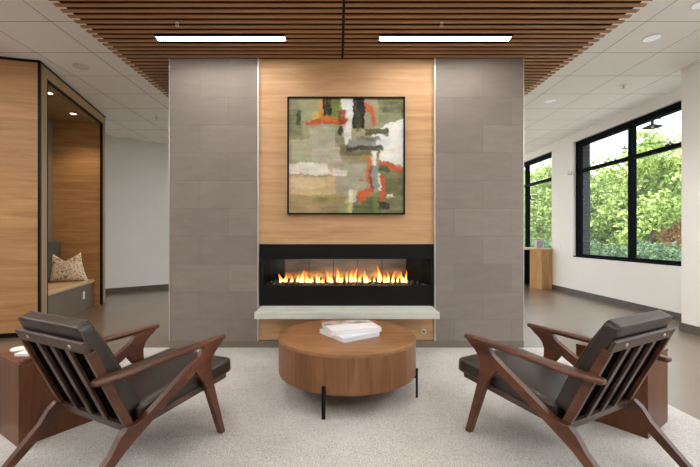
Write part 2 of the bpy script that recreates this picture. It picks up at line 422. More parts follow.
# flames
def flame_mat():
    s = N('gas flame'); tc = s.n('ShaderNodeTexCoord'); sp = s.n('ShaderNodeSeparateXYZ'); s.l(tc.outputs['Generated'], sp.inputs[0])
    r = s.ramp(sp.outputs[2], [(0, (1, .60, .22, 1)), (.25, (1, .46, .11, 1)), (.55, (1, .26, .04, 1)), (1, (.75, .10, .012, 1))])
    lw = s.n('ShaderNodeLayerWeight'); lw.inputs[0].default_value = .38
    st = s.n('ShaderNodeMapRange'); st.inputs[1].default_value = 0; st.inputs[2].default_value = 1; st.inputs[3].default_value = 5; st.inputs[4].default_value = .8
    s.l(sp.outputs[2], st.inputs[0])
    e = s.n('ShaderNodeEmission'); s.l(r.outputs[0], e.inputs[0]); s.l(st.outputs[0], e.inputs[1])
    t = s.n('ShaderNodeBsdfTransparent'); m = s.n('ShaderNodeMixShader')
    s.l(lw.outputs['Facing'], m.inputs[0]); s.l(e.outputs[0], m.inputs[1]); s.l(t.outputs[0], m.inputs[2]); s.l(m.outputs[0], s.out.inputs[0])
    return s.m
M['flame'] = flame_mat()
fxs = [281, 285.5, 291, 297, 303, 307, 312, 317, 322, 328, 332, 337.5, 342, 347, 351, 355, 360, 365, 370, 374.5, 379, 384, 388, 393, 398, 402, 406]
fhs = [.10, .08, .07, .10, .14, .10, .08, .12, .06, .13, .10, .15, .09, .12, .13, .17, .09, .14, .05, .06, .19, .09, .11, .13, .10, .12, .14]
for px, fh in zip(fxs, fhs):
    x = (px-338)/378*4.14; y = 4.14+random.uniform(-.03, .03); bm = bmesh.new()
    for tip in range(random.choice((1, 2, 2))):
        ox = random.uniform(-.022, .022)*tip; hh = fh*(1 if tip == 0 else random.uniform(.5, .8)); r0 = random.uniform(.011, .021)
        ph = random.uniform(0, 6); lean = random.uniform(-.025, .025); rings = []
        for i in range(10):
            t = i/9; rad = r0*(math.sin(PI*min(1, .22+t*.78))**.8)*(1-t*.55)+.0006
            cx_ = x+ox+lean*t*t+.010*math.sin(ph+t*5)*t; cy_ = y+.012*math.sin(ph*2+t*4)*t
            rings.append([bm.verts.new((cx_+rad*math.cos(2*PI*k/10), cy_+rad*.7*math.sin(2*PI*k/10), OZ0+.006+hh*t)) for k in range(10)])
        for A, Q in zip(rings, rings[1:]):
            for k in range(10): bm.faces.new((A[k], A[(k+1) % 10], Q[(k+1) % 10], Q[k]))
    fobj('flame', bm, M['flame'], smooth=True)
fobj('glass_front', box(xl, xr, yp+.03, yp+.036, OZ0, OZ1), M['fp_glass'])

# hearth
o = obj('hearth_shelf', box(-.875, .875, -.352, 0, 0, .064), M['concrete'], bevel=.004, loc=(CX-.002, yp, .365))
tag(o, 'thick pale concrete hearth shelf jutting out below the fireplace', 'hearth')
# gas key valve
t = tag(empty('gas_key_valve', (.889, yp, .16)), 'small round steel gas key valve on the oak below the hearth', 'valve')
def ydisc(r0, r1, d0, d1, n=24):
    bm = bmesh.new(); lathe(bm, [(0, 0), (r0, 0), (r0, d0), (r1, d1), (0, d1)], n=n)
    bmesh.ops.rotate(bm, verts=bm.verts[:], cent=(0, 0, 0), matrix=Matrix.Rotation(PI/2, 3, 'X')); return bm
obj('flange', ydisc(.027, .023, .004, .007), M['chrome'], t, smooth=False)
bm = ydisc(.009, .008, .010, .011); obj('key_socket', bm, M['black'], t)

# painting ---------------------------------------------------------------------------
AW = .603; AZ = (1.366+2.582)/2; ax = CX-.004
pt = tag(empty('painting', (ax, yp, AZ)), 'large square abstract painting in olive, white and orange with thin black frame', 'painting')
bm = bmesh.new(); fw = .016
B(bm, -AW, AW, -.05, -.001, AW-fw, AW); B(bm, -AW, AW, -.05, -.001, -AW, -AW+fw)
B(bm, -AW, -AW+fw, -.05, -.001, -AW+fw, AW-fw); B(bm, AW-fw, AW, -.05, -.001, -AW+fw, AW-fw)
obj('frame', bm, M['black'], pt)
G = 240
uu, vv = np.meshgrid(np.linspace(0, 1, G), np.linspace(0, 1, G))   # v = 0 at the top
def vnoise(u, v, sx, sy, seed):
    r = np.random.default_rng(seed); g = r.random((int(sy)+3, int(sx)+3))
    x = u*sx; y = v*sy; xi = x.astype(int); yi = y.astype(int); fx = x-xi; fy = y-yi
    fx = fx*fx*(3-2*fx); fy = fy*fy*(3-2*fy)
    return (g[yi, xi]*(1-fx)+g[yi, xi+1]*fx)*(1-fy)+(g[yi+1, xi]*(1-fx)+g[yi+1, xi+1]*fx)*fy-.5
img = np.zeros((G, G, 3)); img[:] = (166, 160, 132)
wu = uu+.022*vnoise(uu, vv, 9, 9, 1)+.018*vnoise(uu, vv, 28, 28, 2)+.015*vnoise(uu, vv, 70, 70, 8)
wv = vv+.022*vnoise(uu, vv, 9, 9, 3)+.018*vnoise(uu, vv, 28, 28, 4)+.015*vnoise(uu, vv, 70, 70, 9)
sd = [20]
def stroke(c, u0, v0, u1, v1, a=1.0, soft=.012, rag=.3, vert=False):
    """rectangular knife stroke (canvas units) with ragged, dry edges"""
    sd[0] += 1
    d = np.minimum(np.minimum(wu-u0, u1-wu), np.minimum(wv-v0, v1-wv))
    al = np.clip(d/soft+.5, 0, 1)
    st = vnoise(uu, vv, 60 if vert else 7, 7 if vert else 60, sd[0])+.6*vnoise(uu, vv, 90, 90, sd[0]+500)
    al = al*np.clip(a+rag*st*2, 0, 1)
    img[:] = img*(1-al[..., None])+np.array(c)*al[..., None]
def poly(c, pts, a=1.0, soft=.012, rag=.3):
    sd[0] += 1
    P_ = np.array(pts); d = np.full((G, G), 9.0); ins = np.zeros((G, G), bool); n = len(P_)
    for i in range(n):
        (x0, y0), (x1, y1) = P_[i], P_[(i+1) % n]
        t = np.clip(((wu-x0)*(x1-x0)+(wv-y0)*(y1-y0))/((x1-x0)**2+(y1-y0)**2+1e-9), 0, 1)
        d = np.minimum(d, np.hypot(wu-x0-t*(x1-x0), wv-y0-t*(y1-y0)))
        cr = ((y0 > wv) != (y1 > wv)); ins ^= cr & (wu < (x1-x0)*(wv-y0)/((y1-y0) if abs(y1-y0) > 1e-9 else 1e-9)+x0)
    al = np.clip(np.where(ins, d, -d)/soft+.5, 0, 1)*np.clip(a+rag*(vnoise(uu, vv, 12, 60, sd[0])+.6*vnoise(uu, vv, 90, 90, sd[0]+500))*2, 0, 1)
    img[:] = img*(1-al[..., None])+np.array(c)*al[..., None]
# broad fields
stroke((150, 146, 112), -.1, -.1, .13, .36, .85)
stroke((168, 166, 128), .10, -.1, .33, .20, .8)
stroke((186, 180, 160), .18, .25, .52, .42, .8)
stroke((178, 180, 150), .02, .36, .34, .54, .8)
stroke((134, 128, 96), .40, .26, .52, .44, .7)
stroke((190, 184, 166), .20, .42, .66, .62, .75)
stroke((150, 146, 116), .46, .42, .74, .58, .8)
stroke((118, 112, 84), .44, .41, .80, .50, .8)
stroke((172, 168, 146), .40, .56, .68, .80, .75)
stroke((232, 228, 218), -.1, .565, .34, .66, .95)
stroke((238, 234, 226), .18, .62, .52, .665, .8)
stroke((212, 184, 138), -.1, .68, .40, .86, .95)
stroke((222, 200, 160), .02, .70, .30, .78, .7)
stroke((168, 142, 96), -.1, .84, .48, .93, .85)
stroke((150, 132, 88), .20, .86, .50, 1.1, .8)
stroke((176, 150, 104), -.1, .92, .26, 1.1, .8)
# top row
stroke((104, 112, 82), -.1, .10, .11, .33, .5)
stroke((70, 66, 54), .075, .11, .11, .23, .9)
stroke((120, 128, 92), .78, -.1, 1.1, .22, .9)
stroke((92, 94, 68), .82, .02, 1.1, .14, .7)
stroke((150, 148, 110), .72, .10, .98, .24, .6)
poly((236, 236, 232), [(.72, .30), (.86, .22), (1.1, .16), (1.1, .60), (.92, .58), (.80, .55), (.78, .45), (.72, .40)], 1.0, rag=.12)
poly((240, 240, 236), [(.44, -.1), (.57, -.1), (.56, .12), (.55, .40), (.49, .40), (.47, .20)], .95, rag=.2)
stroke((198, 180, 166), .44, .10, .50, .26, .6)
stroke((234, 186, 84), .20, .12, .36, .22, .75)
stroke((228, 150, 62), .26, -.02, .32, .20, .8, vert=True)
stroke((52, 46, 38), .30, -.1, .375, .16, .95, vert=True)
stroke((122, 132, 70), .37, -.1, .44, .18, .85, vert=True)
poly((190, 84, 44), [(.15, .205), (.28, .18), (.52, .17), (.50, .225), (.30, .225), (.16, .235)], .95)
stroke((216, 128, 52), .28, .155, .42, .20, .85)
stroke((150, 58, 36), .43, .10, .485, .22, .75, vert=True)
stroke((62, 58, 44), .425, .24, .46, .33, .9, vert=True)
stroke((44, 40, 34), .56, -.1, .66, .26, .95, vert=True)
stroke((96, 96, 58), .585, .12, .63, .30, .6, vert=True)
poly((206, 96, 62), [(.655, .04), (.73, .06), (.755, .22), (.73, .24), (.70, .13), (.66, .11)], .95)
stroke((84, 86, 58), .67, .265, .88, .32, .85)
stroke((148, 150, 148), .52, .36, .76, .425, .85)
stroke((112, 112, 108), .60, .34, .80, .37, .7)
stroke((66, 64, 52), .50, .415, .82, .455, .8)
# lower right
poly((124, 122, 84), [(.78, .56), (.90, .60), (1.1, .62), (1.1, 1.1), (.62, 1.1), (.66, .86), (.80, .80)], .95)
stroke((98, 100, 66), .84, .70, 1.1, .84, .6)
stroke((82, 84, 56), .80, .57, .88, .64, .8)
poly((208, 98, 62), [(.79, .54), (.84, .55), (.98, .60), (1.1, .60), (1.1, .635), (.92, .63), (.80, .575)], .95)
stroke((206, 150, 72), .62, .51, .74, .535, .8)
stroke((214, 120, 66), .68, .52, .715, .74, .9, vert=True)
stroke((140, 78, 52), .705, .60, .735, .82, .85, vert=True)
stroke((150, 148, 146), .735, .56, .785, .78, .9, vert=True)
stroke((240, 238, 232), .72, .46, .765, .58, .85, vert=True)
stroke((236, 234, 226), .785, .66, .81, .80, .85, vert=True)
stroke((204, 92, 56), .80, .68, .84, .90, .9, vert=True)
stroke((96, 104, 62), .56, .86, .80, 1.1, .9)
stroke((120, 128, 70), .74, .84, .78, 1.1, .8, vert=True)
poly((206, 100, 60), [(.60, .82), (.72, .78), (.72, .86), (.66, .90), (.63, .93), (.60, .90)], .95)
stroke((232, 224, 206), .525, .79, .59, .91, .9, vert=True)
stroke((206, 200, 122), .50, .90, .555, 1.1, .8, vert=True)
stroke((140, 148, 94), .43, .92, .52, 1.1, .7, vert=True)
stroke((52, 52, 48), .78, .90, .88, .96, .95)
stroke((236, 232, 222), .86, .83, .91, .86, .8)
stroke((204, 84, 58), .62, .70, .655, .72, .8)
img += (10*vnoise(uu, vv, 30, 60, 77)+6*vnoise(uu, vv, 110, 110, 78))[..., None]
img += (np.stack([vnoise(uu, vv, 14, 18, 300+q) for q in range(3)], -1)*12+vnoise(uu, vv, 10, 24, 310)[..., None]*22)
img = np.clip(img*.93, 0, 255)/255.
lin = np.where(img <= .04045, img/12.92, ((img+.055)/1.055)**2.4)
cw = AW-fw
verts = np.stack([(uu-.5)*2*cw, np.full_like(uu, -.036)-.0012*np.clip(vnoise(uu, vv, 50, 50, 99)+.5, 0, 1), (.5-vv)*2*cw], -1).reshape(-1, 3)
idx = np.arange(G*G).reshape(G, G)
faces = np.stack([idx[:-1, :-1], idx[1:, :-1], idx[1:, 1:], idx[:-1, 1:]], -1).reshape(-1, 4)
# closed slab: rim down to the stretcher plane
rim = list(idx[0, :])+list(idx[1:, -1])+list(idx[-1, -2::-1])+list(idx[-2:0:-1, 0])
nb = len(verts); vb = verts[rim].copy(); vb[:, 1] = -.002
fl = faces.tolist(); nr = len(rim)
for i in range(nr): fl.append([int(rim[i]), nb+i, nb+(i+1) % nr, int(rim[(i+1) % nr])])
fl.append([nb+i for i in range(nr)][::-1])
me = bpy.data.meshes.new('canvas'); me.from_pydata(np.concatenate([verts, vb]).tolist(), [], fl)
ca = me.color_attributes.new('paint', 'FLOAT_COLOR', 'POINT')
cc = np.ones((nb+nr, 4)); cc[:nb, :3] = lin.reshape(-1, 3); cc[nb:, :3] = .6
ca.data.foreach_set('color', cc.ravel())
s = N('oil paint on canvas'); b = s.bsdf(None, .6, 0, .3); at = s.n('ShaderNodeVertexColor', layer_name='paint'); s.l(at.outputs[0], b.inputs[0])
wv_ = s.n('ShaderNodeTexNoise', i_Scale=90.0, i_Detail=4.0); s.l(s.coords(), wv_.inputs[0]); s.bump(wv_.outputs[0], .06, .002)
me.materials.append(s.m); o = bpy.data.objects.new('canvas', me); COL.objects.link(o); o.parent = pt

# ceiling canopy ------------------------------------------------------------------------
LX0, LX1, SEAM = -2.255, 2.45, .047
ZB = 2.984; PITCH = .0783; Y0 = 2.992
lights = [(-1.687, -.489), (.385, 1.603)]
LY0, LY1 = Y0+PITCH*6+.022, Y0+PITCH*7+.016
ycan0, nsl = Y0-PITCH*36, 64
ROWS = [(LY0-k*PITCH*18, LY1-k*PITCH*18) for k in (0, 1, 2)]  # further rows added out of view to light the table and rug
for side, (xa, xb) in enumerate(((LX0, SEAM-.012), (SEAM+.012, LX1))):
    r = tag(empty('slat_ceiling_panel', ((xa+xb)/2, 3.5, ZB)),
            ('brown timber slat ceiling panel left of the black seam', 'brown timber slat ceiling panel right of the black seam')[side], 'ceiling panel', 'timber slat ceiling panels')
    bm = bmesh.new()
    for k in range(nsl):
        y = ycan0+k*PITCH
        if y > 5.03: break
        la, lb = lights[side]
        if any(y < q1 and y+.037 > q0 for q0, q1 in ROWS):
            B(bm, xa, la-.004, y, y+.037, ZB, ZB+.011); B(bm, lb+.004, xb, y, y+.037, ZB, ZB+.011)
        else: B(bm, xa, xb, y, y+.037, ZB, ZB+.011)
    bmesh.ops.translate(bm, verts=bm.verts[:], vec=-Vector(r.location)); obj('slats', bm, M['slat'], r)
    bm = box(xa+.06, xb-(.06 if side else 0), ycan0, ycan0+PITCH*(nsl-1), ZB+.0112, ZB+.04)
    if side == 0:
        bm.free(); bm = box(xa+.06, xb, ycan0, 5.0, ZB+.0112, ZB+.04)
    else:
        bm.free(); bm = box(xa, xb-.06, ycan0, 5.0, ZB+.0112, ZB+.04)
    bmesh.ops.translate(bm, verts=bm.verts[:], vec=-Vector(r.location)); obj('backing_board', bm, M['cloth'], r)
    for q, (r0, r1) in enumerate(ROWS):
        t = tag(empty('linear_light', ((lights[side][0]+lights[side][1])/2, (r0+r1)/2, ZB)),
                'linear light added in the slats overhead, out of view' if q else ('glowing white linear light in the slats left of the seam', 'glowing white linear light in the slats right of the seam')[side], 'ceiling light', 'linear lights added overhead out of view' if q else 'linear lights in the slat ceiling')
        hl = (lights[side][1]-lights[side][0])/2; hy = (r1-r0)/2
        bm = bmesh.new(); B(bm, -hl, hl, -hy, -hy+.004, .001, .049); B(bm, -hl, hl, hy-.004, hy, .001, .049); B(bm, -hl, hl, -hy+.004, hy-.004, .03, .049)
        B(bm, -hl, -hl+.004, -hy+.004, hy-.004, .001, .03); B(bm, hl-.004, hl, -hy+.004, hy-.004, .001, .03)
        obj('housing', bm, M['alu'], t)
        if 'lin' not in M: M['lin'] = emit('warm LED diffuser', (1, .96, .89, 1), 36)
        obj('diffuser', box(-hl+.004, hl-.004, -hy+.004, hy-.004, .002, .012), M['lin'], t)
struct('trim_5', box(SEAM-.011, SEAM+.011, ycan0, 5.0, ZB+.02, ZB+.07), M['black'])

# sprinkler heads
def sprinkler(x, y, z, label):
    r = tag(empty('ceiling_sprinkler', (x, y, z)), label, 'sprinkler', 'ceiling sprinkler heads')
    bm = bmesh.new(); lathe(bm, [(.0, .05), (.009, .05), (.009, -.006), (.0, -.006)], n=12); obj('pipe', bm, M['white_pl'], r)
    bm = bmesh.new()
    for s_ in (-1, 1): tube(bm, [(s_*.007, 0, -.004), (s_*.013, 0, -.018), (s_*.003, 0, -.032)], .0022, 6)
    obj('frame_arms', bm, M['white_pl'], r)
    bm = bmesh.new(); lathe(bm, [(0, -.032), (.016, -.033), (.017, -.036), (0, -.036)], n=14); obj('deflector', bm, M['chrome'], r)
sprinkler(-1.38, 3.268-.022, ZB+.004, 'tiny white sprinkler between the slats above the left linear light')
sprinkler(.89, 3.268-.022, ZB+.004, 'tiny white sprinkler between the slats above the right linear light')
for x, y, lb in ((3.80, 5.03, 'white sprinkler in the tile ceiling on the window side'), (-3.05, 6.35, 'white sprinkler in the tile ceiling near the pale back wall')):
    r = tag(empty('ceiling_sprinkler', (x, y, ZC)), lb, 'sprinkler', 'ceiling sprinkler heads')
    bm = bmesh.new(); lathe(bm, [(0, 0), (.045, 0), (.045, -.004), (.02, -.012), (0, -.012)], n=20); obj('escutcheon', bm, M['white_pl'], r)
    bm = bmesh.new(); lathe(bm, [(0, -.012), (.01, -.012), (.01, -.035), (.018, -.04), (.018, -.043), (0, -.043)], n=12); obj('deflector', bm, M['chrome'], r)
bm = bmesh.new(); lathe(bm, [(0, 0), (.085, 0), (.085, -.008), (.075, -.012), (0, -.012)], n=28)
M['grey_l'] = flat('light grey plastic', S(214, 213, 210), .6, var=.01)
tag(obj('ceiling_sensor', bm, M['grey_l'], loc=(-3.04, 4.48, ZC)), 'flat grey round cover on the ceiling left of the slats', 'sensor')
# recessed downlights
M['down'] = emit('downlight lens', (1, .97, .93, 1), .45)
M['spot'] = emit('booth downlight lens', (1, .88, .72, 1), 3)
M['down_off'] = flat('frosted lens', S(225, 222, 215), .3, var=.05, vscale=60)
def downlight(x, y, z, label, r_=.09, group='recessed ceiling downlights', mat=None):
    r = tag(empty('downlight', (x, y, z)), label, 'downlight', group)
    bm = bmesh.new(); lathe(bm, [(r_*.82, -.001), (r_*.84, -.006), (r_, -.005), (r_*1.02, 0), (r_*.82, 0)], n=32); obj('trim_ring', bm, M['white_pl'], r, smooth=True)
    bm = bmesh.new(); lathe(bm, [(0, -.002), (r_*.82, -.002), (r_*.82, -.0005), (0, -.0005)], n=32); obj('lens', bm, mat or M['down'], r)
    sp = bpy.data.lights.new('downlight_beam', 'SPOT'); sp.energy = 26 if mat else 45; sp.color = (1, .82, .60) if mat else (1, .96, .90); sp.spot_size = math.radians(115); sp.spot_blend = .7; sp.shadow_soft_size = r_*.7
    so_ = bpy.data.objects.new('downlight_beam', sp); COL.objects.link(so_); so_.parent = r; so_.location = (0, 0, -.012)
downlight(3.19, 3.84, ZC, 'glazed round downlight right of the slats, the larger complete one')
downlight(3.16, 3.27, ZC, 'round downlight cut by the top right corner of the picture')
downlight(3.16, 5.63, ZC, 'small round downlight furthest back on the window side')

# emitter for the troffers added to brighten the room
M['troffer'] = emit('fill troffer diffuser', (1, .975, .935, 1), 17)
for x, y in ((-3.9, .9), (3.2, .6), (-1.2, -.6), (1.3, -.6), (-4.0, -2.2), (0, -2.6), (3.2, -2.4), (-6.3, 2.5), (-.5, 7.0), (2.9, 8.6), (-3.2, 6.9-1.9+1.9)):
    pass

# seating booth -------------------------------------------------------------------------
TH = math.radians(13.74)
bo = tag(empty('seating_booth', (-3.417, 4.332, 0), TH), 'tall oak clad seating booth with black edges at the left', 'booth')
BL, BD, BT = 2.067, 1.75, ZC-.006            # length along the opening, depth, height
ya, yb_, zo = .15, 1.845, 2.99               # opening
bm = box(-BD, -.012, -.022, 0, .06, BT-.03); obj('side_panel', bm, M['oak_booth'], bo)
bm = bmesh.new()
B(bm, -.012, .012, -.024, .012, .03, BT); B(bm, -BD, -.012, -.024, 0, BT-.03, BT); B(bm, -BD, -.012, -.024, 0, .045, .06)
B(bm, -.03, .012, .012, BL, BT-.02, BT)
obj('edge_strip', bm, M['black'], bo, bevel=.002)
bm = bmesh.new()
B(bm, -.10, .006, .012, ya, .03, BT-.02); B(bm, -.10, .006, 1.957, BL, .03, BT-.02); B(bm, -.10, .006, ya, 1.957, zo+.02, BT-.02)
obj('face_frame', bm, M['booth_tan'], bo, bevel=.002)
bm = bmesh.new()
B(bm, -.025, .009, ya, ya+.014, .03, zo+.02); B(bm, -.025, .009, ya+.014, 1.957, zo, zo+.02); B(bm, -.025, .009, 1.918, 1.957, .03, zo)
obj('opening_liner', bm, M['black'], bo)
M['oak_end'] = wood('booth end oak', S(150, 106, 66), S(176, 130, 84), S(192, 148, 100), (1.1, 9, 9), .5, off=6)
bm = box(-.70, -.026, 1.925, 1.956, 0, zo+.02); obj('end_panel', bm, M['oak_end'], bo)
bm = box(-.74, -.70, 0, BL, 0, BT-.03); obj('rear_panel', bm, M['booth_in'], bo)
bm = box(-.70, -.10, .006, .03, .001, BT-.03); obj('end_panel', bm, M['oak_end'], bo)
bm = box(-.70, -.10, .03, 1.925, 2.985, 3.03); obj('canopy_panel', bm, M['booth_tan'], bo)
obj('toe_kick', box(-BD, -.11, .0, .005, .001, .059), M['black'], bo)
obj('toe_kick', box(-.74, -.03, 1.958, BL, 0, .03), M['black'], bo)
obj('toe_kick', box(-.09, -.03, .02, .15, 0, .03), M['black'], bo)
cT, sT = math.cos(TH), math.sin(TH)
def BP(x, y): return (-3.417+x*cT-y*sT, 4.332+x*sT+y*cT)
# bench
bx, by = BP(0, 0)
be = tag(empty('booth_bench', (bx, by, 0), TH), 'built in bench with tan seat and dark brown front inside the booth', 'bench')
obj('base', box(-.66, -.125, .16, 1.90, .002, .40), M['booth_dark'], be)
obj('seat', box(-.69, -.105, .155, 1.92, .40, .448), M['seat_lam'], be, bevel=.008)
M['backfab'] = flat('charcoal green fabric', S(72, 70, 62), .9, vscale=90, var=.15, bump=.2)
bk = obj('backrest', rounded_box(.075, .80, .31, .035, 8), M['backfab'], be, smooth=True, loc=(-.615, 1.03, .762))
for py, pz in ((1.55, .24), (.30, .25)):
    ou = obj('outlet', box(-.125, -.121, py-.035, py+.035, pz-.055, pz+.055), M['white_pl'], be, bevel=.001)
    bm = bmesh.new(); B(bm, -.1212, -.1202, py-.016, py+.016, pz+.006, pz+.034); B(bm, -.1212, -.1202, py-.016, py+.016, pz-.034, pz-.006); obj('socket_face', bm, M['grey_pl'], ou)
# pillow
def pillow_mat():
    s = N('cream patterned pillow'); b = s.bsdf(None, .9, 0, .1)
    n1 = s.n('ShaderNodeTexNoise', i_Scale=9.0, i_Detail=2.0, i_Distortion=2.5); s.l(s.coords((1.6, 1, 1.6)), n1.inputs[0])
    r = s.ramp(n1.outputs[0], [(.40, S(168, 118, 82)), (.44, S(214, 196, 172)), (.58, S(222, 206, 184)), (.63, S(128, 104, 86))]); s.l(r.outputs[0], b.inputs[0]); return s.m
pm = bmesh.new(); n = 16; ring = {}
for sgn in (1, -1):
    for i in range(n+1):
        for j in range(n+1):
            u, v = i/n*2-1, j/n*2-1
            e = (1-u*u)*(1-v*v); th = .085*e**.42 if e > 0 else 0
            x = u*.265*(1-.10*(1-v*v)); x = (x+.265)*(1-.26*(v+1)/2)-.265; z = v*.235*(1-.10*(1-u*u))-(max(0, v)**1.5)*.13*(1-abs(u))**1.1
            if abs(u) == 1 or abs(v) == 1:
                if (i, j) not in ring: ring[(i, j)] = pm.verts.new((x, 0, z))
                ring[(sgn, i, j)] = ring[(i, j)]
            else: ring[(sgn, i, j)] = pm.verts.new((x, sgn*th, z))
    for i in range(n):
        for j in range(n):
            pm.faces.new([ring[(sgn, *q)] for q in ((i, j), (i+1, j), (i+1, j+1), (i, j+1))])
px_, py_ = BP(-.34, 1.62)
o = obj('throw_pillow', pm, pillow_mat(), smooth=True, loc=(px_, py_, .672)); o.rotation_euler = (-.22, .06, TH+.35)
tag(o, 'cream throw pillow with rust markings on the booth bench', 'pillow')
for (lx, ly), lb in (((-.22, 1.43), 'further small round downlight inside the booth roof'), ((-.16, .573), 'nearer small round downlight inside the booth roof')):
    q = BP(lx, ly); downlight(q[0], q[1], 2.985, lb, .05, 'booth downlights', M['spot'])

# rug ---------------------------------------------------------------------------------
o = obj('area_rug', box(-2.07, 2.25, -1.6, D-.012, 0, .004), M['rug'], bevel=.0015)
tag(o, 'large oatmeal loop pile rug under the chairs and coffee table', 'rug')
RZ = .004

# lounge chairs ---------------------------------------------------------------------------
ch = empty('lounge_chair'); W_ = .29
fn_side = lambda p, t: (t, p[0], p[1])
leg_front = [(.355, .545), (.322, .516), (.290, .493), (.266, .464), (.256, .43), (.258, .385), (.285, .28), (.365, 0), (.329, 0), (.232, .275), (.198, .35), (.168, .388), (.144, .424), (.162, .475), (.210, .545)]
leg_rear = [(.236, .545), (.205, .512), (.0, .393), (-.13, .317), (-.17, .297), (-.20, .290), (-.236, .292), (-.272, .262), (-.31, .205), (-.522, 0), (-.478, 0), (-.254, .187), (-.19, .228), (0, .338), (.13, .407), (.168, .44), (.195, .49)]
for s_ in (-1, 1):
    for prof in (leg_front, leg_rear):
        t_ = .018 if prof is leg_front else .0175
        obj('leg', prism(bmesh.new(), prof, fn_side, s_*W_-t_, s_*W_+t_), M['walnut'], ch, bevel=.006, seg=3)
    # armrest: tapered paddle
    st = [(.374, .015, .554, .022), (.360, .018, .5545, .029), (.25, .021, .553, .031), (.10, .024, .548, .032), (-.05, .029, .544, .032), (-.16, .035, .540, .032), (-.225, .038, .538, .031), (-.30, .032, .537, .029), (-.372, .024, .536, .027), (-.384, .017, .536, .02)]
    bm = bmesh.new(); rings = []
    for u, hw, zz, th in st:
        cx = s_*(W_+.006*(1 if u < 0 else 0))
        rings.append([bm.verts.new((cx+a*hw, u, zz+b_*th/2)) for a, b_ in ((-1, -.35), (-.6, -1), (.6, -1), (1, -.35), (1, .4), (.75, 1), (-.75, 1), (-1, .4))])
    for A, Q in zip(rings, rings[1:]):
        for k in range(8): bm.faces.new((A[k], A[(k+1) % 8], Q[(k+1) % 8], Q[k]))
    bm.faces.new(rings[0]); bm.faces.new(rings[-1][::-1])
    obj('armrest', bm, M['walnut'], ch, bevel=.005)
tdir = Vector((0, -.413, .911)); ndir = Vector((0, .911, .413)); K0 = Vector((0, -.215, .262))
def BK(v, s, n_): return Vector((v, 0, 0))+K0+tdir*s+ndir*n_
def bkbox(v0, v1, s0, s1, n0, n1):
    bm = bmesh.new(); vs = [bm.verts.new(BK(*p)) for p in ((v0,s0,n0),(v1,s0,n0),(v1,s1,n0),(v0,s1,n0),(v0,s0,n1),(v1,s0,n1),(v1,s1,n1),(v0,s1,n1))]
    for q in ((0,3,2,1),(4,5,6,7),(0,1,5,4),(1,2,6,5),(2,3,7,6),(3,0,4,7)): bm.faces.new([vs[i] for i in q])
    return bm
for s_ in (-1, 1): obj('back_stile', bkbox(s_*.2625-.0125, s_*.2625+.0125, -.01, .430, -.002, .036), M['walnut'], ch, bevel=.003)
tr = obj('top_rail', bkbox(-.275, .275, .430, .486, 0, .0175), M['walnut_d'], ch, bevel=.004)
for s_ in (-1, 1):
    bm = bmesh.new(); lathe(bm, [(0, 0), (.0085, 0), (.0075, .004), (0, .005)], n=14)
    rot = Vector((0, 0, 1)).rotation_difference(-ndir).to_matrix()
    bmesh.ops.rotate(bm, verts=bm.verts[:], cent=(0, 0, 0), matrix=rot); bmesh.ops.translate(bm, verts=bm.verts[:], vec=BK(s_*.17, .460, 0))
    obj('screw_cap', bm, M['chrome'], tr)
obj('bottom_rail', bkbox(-.250, .250, -.022, .026, .0, .030), M['walnut_d'], ch, bevel=.003)
obj('backing_cloth', bkbox(-.2495, .2495, .027, .44, .0175, .0205), M['cloth'], ch)
for v in (-.118, 0, .118): obj('back_slat', bkbox(v-.0165, v+.0165, .026, .4295, .001, .0165), M['walnut_d'], ch, bevel=.002)
# seat frame
def seatline(u): return .262+(u+.2)*(.303-.255)/.6
for s_ in (-1, 1):
    obj('seat_rail', prism(bmesh.new(), [(.405, seatline(.405)+.016), (.405, seatline(.405)-.012), (-.21, seatline(-.21)-.018), (-.21, seatline(-.21)+.016)], fn_side, s_*.258-.015, s_*.258+.015), M['walnut_d'], ch, bevel=.003)
obj('seat_apron', box(-.243, .243, .380, .405, seatline(.4)-.012, seatline(.4)+.016), M['walnut_d'], ch, bevel=.003)
bm = prism(bmesh.new(), [(.38, seatline(.38)+.014), (.38, seatline(.38)+.006), (-.20, seatline(-.2)+.006), (-.20, seatline(-.2)+.014)], fn_side, -.243, .243)
obj('seat_deck', bm, M['black'], ch)
# cushions
sl = math.atan2(.055, .6)
def seatfn(p):
    q = Matrix.Rotation(sl, 3, 'X') @ p
    return q+Vector((0, .155, .330))
cu = obj('seat_cushion', rounded_box(.2625, .312, .046, .022, 12, .012, seatfn), M['leather'], ch, smooth=True)
def perimeter(hx, hy, r, z, m=6):
    pts = []
    for cx, cy, a0 in ((hx-r, hy-r, 0), (-hx+r, hy-r, PI/2), (-hx+r, -hy+r, PI), (hx-r, -hy+r, 1.5*PI)):
        for k in range(m+1): a = a0+k*PI/2/m; pts.append(Vector((cx+r*math.cos(a), cy+r*math.sin(a), z)))
    return pts
for zz in (.030, -.030): obj('piping', tube(bmesh.new(), [seatfn(p) for p in perimeter(.2595, .3085, .024, zz)], .0032, 6, True), M['piping'], cu, smooth=True)
def backfn(p):                                # local: x across, y along the slope, z forward
    sv = .290+p.y; k = min(1, max(0, (sv-.22)/.32)); th = .092-.030*k*k
    return BK(p.x, sv, .0215+(p.z+.046)/.092*th)
cb = obj('back_cushion', rounded_box(.2475, .252, .046, .018, 14, .010, backfn, True), M['leather'], ch, smooth=True)
for zz in (.030, -.030): obj('piping', tube(bmesh.new(), [backfn(p) for p in perimeter(.2455, .250, .018, zz*.036/.030)], .0032, 6, True), M['piping'], cb, smooth=True)
ch.location = (1.19, 2.052, RZ); ch.rotation_euler = (0, 0, .4953)
tag(ch, 'walnut lounge chair with dark leather cushions on the right of the coffee table', 'lounge chair', 'pair of lounge chairs')
